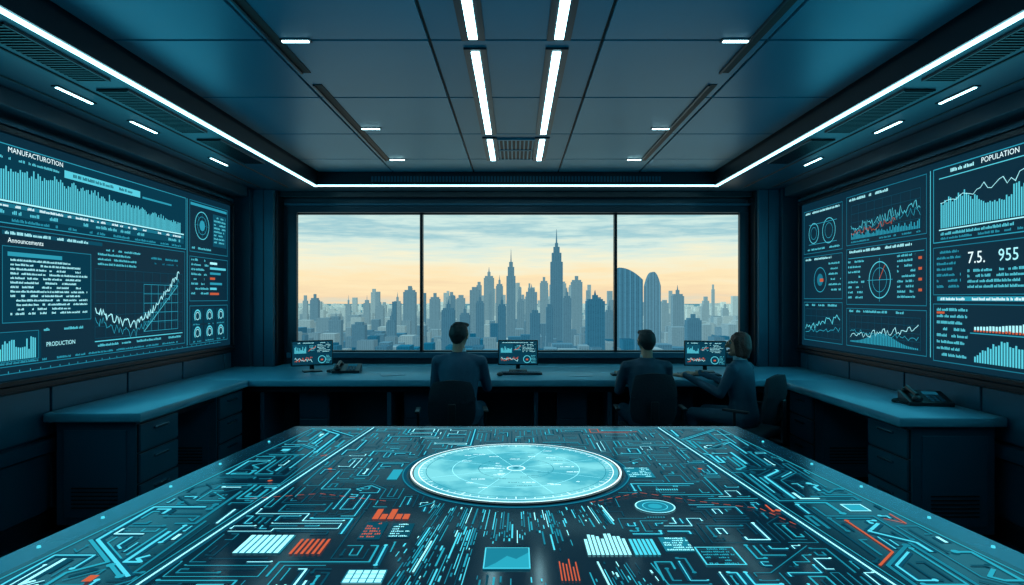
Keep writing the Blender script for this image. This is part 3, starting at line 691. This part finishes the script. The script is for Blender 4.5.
# ================================================================ CITY
cm=bpy.data.materials.new('city_facade'); cm.use_nodes=True; nt=cm.node_tree; bs=nt.nodes['Principled BSDF']; bs.inputs['Roughness'].default_value=.8; bs.inputs['Specular IOR Level'].default_value=.1
at=nt.nodes.new('ShaderNodeAttribute'); at.attribute_name='col'
tc=nt.nodes.new('ShaderNodeTexCoord'); sp=nt.nodes.new('ShaderNodeSeparateXYZ'); nt.links.new(tc.outputs['Object'],sp.inputs[0])
ad=nt.nodes.new('ShaderNodeMath'); nt.links.new(sp.outputs[0],ad.inputs[0]); nt.links.new(sp.outputs[1],ad.inputs[1])
cb=nt.nodes.new('ShaderNodeCombineXYZ'); nt.links.new(ad.outputs[0],cb.inputs[0]); nt.links.new(sp.outputs[2],cb.inputs[1])
bk=nt.nodes.new('ShaderNodeTexBrick'); bk.inputs['Scale'].default_value=.12; bk.inputs['Mortar Size'].default_value=.08; bk.offset=0
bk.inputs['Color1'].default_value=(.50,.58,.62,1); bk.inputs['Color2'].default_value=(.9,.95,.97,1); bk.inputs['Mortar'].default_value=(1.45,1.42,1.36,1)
nt.links.new(cb.outputs[0],bk.inputs['Vector'])
mu=nt.nodes.new('ShaderNodeMix'); mu.data_type='RGBA'; mu.blend_type='MULTIPLY'; mu.inputs[0].default_value=1
nt.links.new(at.outputs['Color'],mu.inputs[6]); nt.links.new(bk.outputs['Color'],mu.inputs[7])
nt.links.new(mu.outputs[2],bs.inputs['Emission Color']); bs.inputs['Emission Strength'].default_value=.78  # facades emit their colour, painting aerial haze onto the buildings
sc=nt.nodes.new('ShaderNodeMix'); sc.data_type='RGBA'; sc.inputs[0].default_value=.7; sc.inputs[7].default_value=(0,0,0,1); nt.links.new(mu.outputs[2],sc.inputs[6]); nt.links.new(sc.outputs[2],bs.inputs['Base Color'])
M['city']=cm
random.seed(5); GZ=-130.
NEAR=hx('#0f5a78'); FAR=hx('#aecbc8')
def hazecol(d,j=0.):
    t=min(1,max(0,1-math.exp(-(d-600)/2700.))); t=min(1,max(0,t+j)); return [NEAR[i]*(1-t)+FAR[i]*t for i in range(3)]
class City(MB):
    def __init__(s): super().__init__(); s.c=[]
    def tint(s,col,n0,shade=None):
        for i in range(n0,len(s.f)): s.c.append(col)
    def b(s,x,y,w,dp,z1,col,z0=GZ,ch=None):
        s.box(x-w/2,x+w/2,y-dp/2,y+dp/2,z0,z1,'city'); 
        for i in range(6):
            k={1:1.3,2:1.0,3:.75,5:1.25}.get(i,1.); s.c.append([q*k for q in col])  # face shading painted into the colour: roof and left lighter, right darker
    def finish(s,name):
        o=s.obj(name); me=o.data; ca=me.color_attributes.new('col','FLOAT_COLOR','CORNER')
        for p,cc in zip(me.polygons,s.c):
            for li in p.loop_indices: ca.data[li].color=(cc[0],cc[1],cc[2],1)
        return o
def W(px,py,d): return ((px-VX)*d/F, CH+(VY-py)*d/F)
ct=City()
for i in range(4200):
    d=800*math.exp(random.random()*2.5); x=random.uniform(-.5,.5)*d
    h=random.choice((8,12,18,25,32,45,60))*random.uniform(.7,1.3)
    if d<1300: h*=.8
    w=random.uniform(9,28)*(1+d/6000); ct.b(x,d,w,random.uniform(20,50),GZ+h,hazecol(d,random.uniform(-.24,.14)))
for i in range(100):
    d=random.uniform(2000,4200); px=random.gauss(525,55) if random.random()<.72 else random.uniform(300,740); x,_=W(px,0,d)
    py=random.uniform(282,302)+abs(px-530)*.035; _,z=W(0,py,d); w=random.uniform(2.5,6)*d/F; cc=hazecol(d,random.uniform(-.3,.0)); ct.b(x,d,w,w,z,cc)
    if random.random()<.4: ct.b(x,d,w*.6,w*.6,z+random.uniform(8,20),cc,z)
ct.finish('city_buildings')
def tower(name,px0,px1,pt,d,j=0.,tiers=None,spire=0,kind='box'):
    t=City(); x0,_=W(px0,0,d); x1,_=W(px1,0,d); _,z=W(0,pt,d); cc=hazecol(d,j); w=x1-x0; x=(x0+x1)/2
    if kind=='box':
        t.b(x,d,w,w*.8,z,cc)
        zz=z
        for fr,hp in (tiers or []):
            nz=zz+hp*d/F; t.b(x,d,w*fr,w*.8*fr,nz,cc,zz); zz=nz
        if spire:
            n0=len(t.f); t.cyl((x,d,zz),(x,d,zz+spire*d/F),w*.07,w*.01,'city',8); t.tint(cc,n0)
    else:
        n=14; n0=len(t.f); H=kind[1]*d/F; pr=[]
        for i in range(n+1):
            u=i/n
            if kind[0]=='sweep': hh=z-H*(u**2.0)
            else: hh=z-H*(abs(2*u-1.0)**2.2)
            pr.append((x0+w*u,hh))
        vs=[];dp=w*.8
        for yy in (d-dp/2,d+dp/2):
            for a,h_ in pr: vs.append((a,yy,h_))
            for a,h_ in pr: vs.append((a,yy,GZ))
        N=n+1; fs=[]
        for i in range(n):
            fs.append((N+i,N+i+1,i+1,i)); fs.append((2*N+i,2*N+i+1,3*N+i+1,3*N+i)); fs.append((i,i+1,2*N+i+1,2*N+i))
        fs.append((N,0,2*N,3*N)); fs.append((2*N-1,4*N-1,3*N-1,N-1)); t.add(vs,fs,'city'); 
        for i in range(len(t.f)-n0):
            k=1.0 if i%3!=2 else 1.3  # roof strips lightened, top shading painted into the colour
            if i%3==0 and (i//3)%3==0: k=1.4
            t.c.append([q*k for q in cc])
    t.finish(name)
tower('spire_skyscraper',550.5,562.5,262,1500,-.16,[(.78,9),(.5,6),(.25,4)],14)
tower('spire_skyscraper',506.5,515.5,276,1700,-.14,[(.72,9),(.42,5)],13)
tower('curved_skyscraper',617.5,641,268,1150,-.10,kind=('sweep',12))
tower('arched_skyscraper',645,659.5,272,1250,-.06,kind=('arch',14))
for a in [(672,683,296,1500,-.05),(586,604,301,1100,-.12),(661,668,303,1900,-.05),(571,582,282,1900,-.12),(540,548,283,2000,-.1),(526,537,292,1500,-.05),(484,494,278,2100,-.12),(496,503,286,1900,-.12),(470,480,290,1700,-.1),(457,465,298,2000,-.1),(430,440,299,1800,-.12),(404,416,292,1800,-.14),(394,401,303,2100,-.1),(376,384,308,2000,-.1),(364,370,303,2100,-.1),(346,351,306,2200,-.1),(311,319,300,2000,-.2),(442,455,310,1200,-.1),(605,613,312,1400,-.1),(517,524,302,1500,-.06),(686,700,320,1200,-.1),(701,707,307,2400,-.1),(722,728,310,2400,-.1),(546,553,307,1200,-.1),(563,571,298,1300,-.08),(476,484,303,1300,-.1),(498,506,306,1200,-.12),(330,342,320,1500,-.1),(353,366,325,1300,-.1),(387,396,322,1300,-.1),(460,470,315,1300,-.1),(530,540,313,1150,-.1)]:
    tower('skyscraper',*a,tiers=[(.6,3)] if random.random()<.5 else [(.8,2),(.3,4)],spire=random.choice((0,0,5)))
g=MB(); g.box(-9000,9000,400,14000,GZ-5,GZ,'city'); o=g.obj('city_ground'); ca=o.data.color_attributes.new('col','FLOAT_COLOR','CORNER')
for x in ca.data: x.color=(*hx('#5f9aa8')[:3],1)

# ================================================================ WORLD
w=bpy.data.worlds.new('sky'); scene.world=w; w.use_nodes=True; nt=w.node_tree; bg=nt.nodes['Background']
tc=nt.nodes.new('ShaderNodeTexCoord'); sp=nt.nodes.new('ShaderNodeSeparateXYZ'); nt.links.new(tc.outputs['Generated'],sp.inputs[0])
mp=nt.nodes.new('ShaderNodeMapping'); mp.inputs['Scale'].default_value=(4,4,42); nt.links.new(tc.outputs['Generated'],mp.inputs[0])
n=nt.nodes.new('ShaderNodeTexNoise'); n.inputs['Scale'].default_value=1.6; n.inputs['Detail'].default_value=8; n.inputs['Roughness'].default_value=.62; nt.links.new(mp.outputs[0],n.inputs['Vector'])
m1=nt.nodes.new('ShaderNodeMath'); m1.operation='MULTIPLY_ADD'; m1.inputs[1].default_value=.11; m1.inputs[2].default_value=-.055; nt.links.new(n.outputs['Fac'],m1.inputs[0])
m2=nt.nodes.new('ShaderNodeMath'); m2.operation='ADD'; nt.links.new(sp.outputs[2],m2.inputs[0]); nt.links.new(m1.outputs[0],m2.inputs[1])
m3=nt.nodes.new('ShaderNodeMapRange'); m3.inputs[1].default_value=-.02; m3.inputs[2].default_value=.2; nt.links.new(m2.outputs[0],m3.inputs[0])
cr=nt.nodes.new('ShaderNodeValToRGB'); el=cr.color_ramp.elements
el[0].position=0; el[0].color=hx('#d6d8c6'); el[1].position=1; el[1].color=hx('#5fa6b8')
for p,cx in ((.10,'#f3d8b0'),(.22,'#fbe5b8'),(.38,'#f2efd2'),(.50,'#d2e8e0'),(.58,'#9dcad2'),(.66,'#cde8e2'),(.76,'#88bfca')):
    q=el.new(p); q.color=hx(cx)
nt.links.new(m3.outputs[0],cr.inputs[0]); nt.links.new(cr.outputs[0],bg.inputs[0]); bg.inputs[1].default_value=1.04

# ================================================================ LIGHTS
def area(name,loc,rot,sx,sy,en,col):
    l=bpy.data.lights.new(name,'AREA'); l.shape='RECTANGLE'; l.size=sx; l.size_y=sy; l.energy=en; l.color=hx(col)[:3]
    o=bpy.data.objects.new(name,l); scene.collection.objects.link(o); o.location=loc; o.rotation_euler=rot; return o
area('ceiling_fill',(0,1.8,TZ+.012),(math.pi,0,0),1.6,1.8,19,'#48cce8')  # added fill lamp above the table, brightens the ceiling
for sg in (-1,1): area('display_glow',(sg*2.95,4.4,1.75),(0,sg*math.pi/2,0),1.3,3.6,16,'#48cce8')

# ================================================================ CAMERA
cd=bpy.data.cameras.new('camera'); co=bpy.data.objects.new('camera',cd); scene.collection.objects.link(co)
cd.sensor_width=36; cd.lens=36*F/1024; cd.shift_x=-4/1024; cd.shift_y=5.5/1024; cd.clip_start=.05; cd.clip_end=30000
co.location=(0,0,CH); co.rotation_euler=(math.pi/2,0,0); scene.camera=co
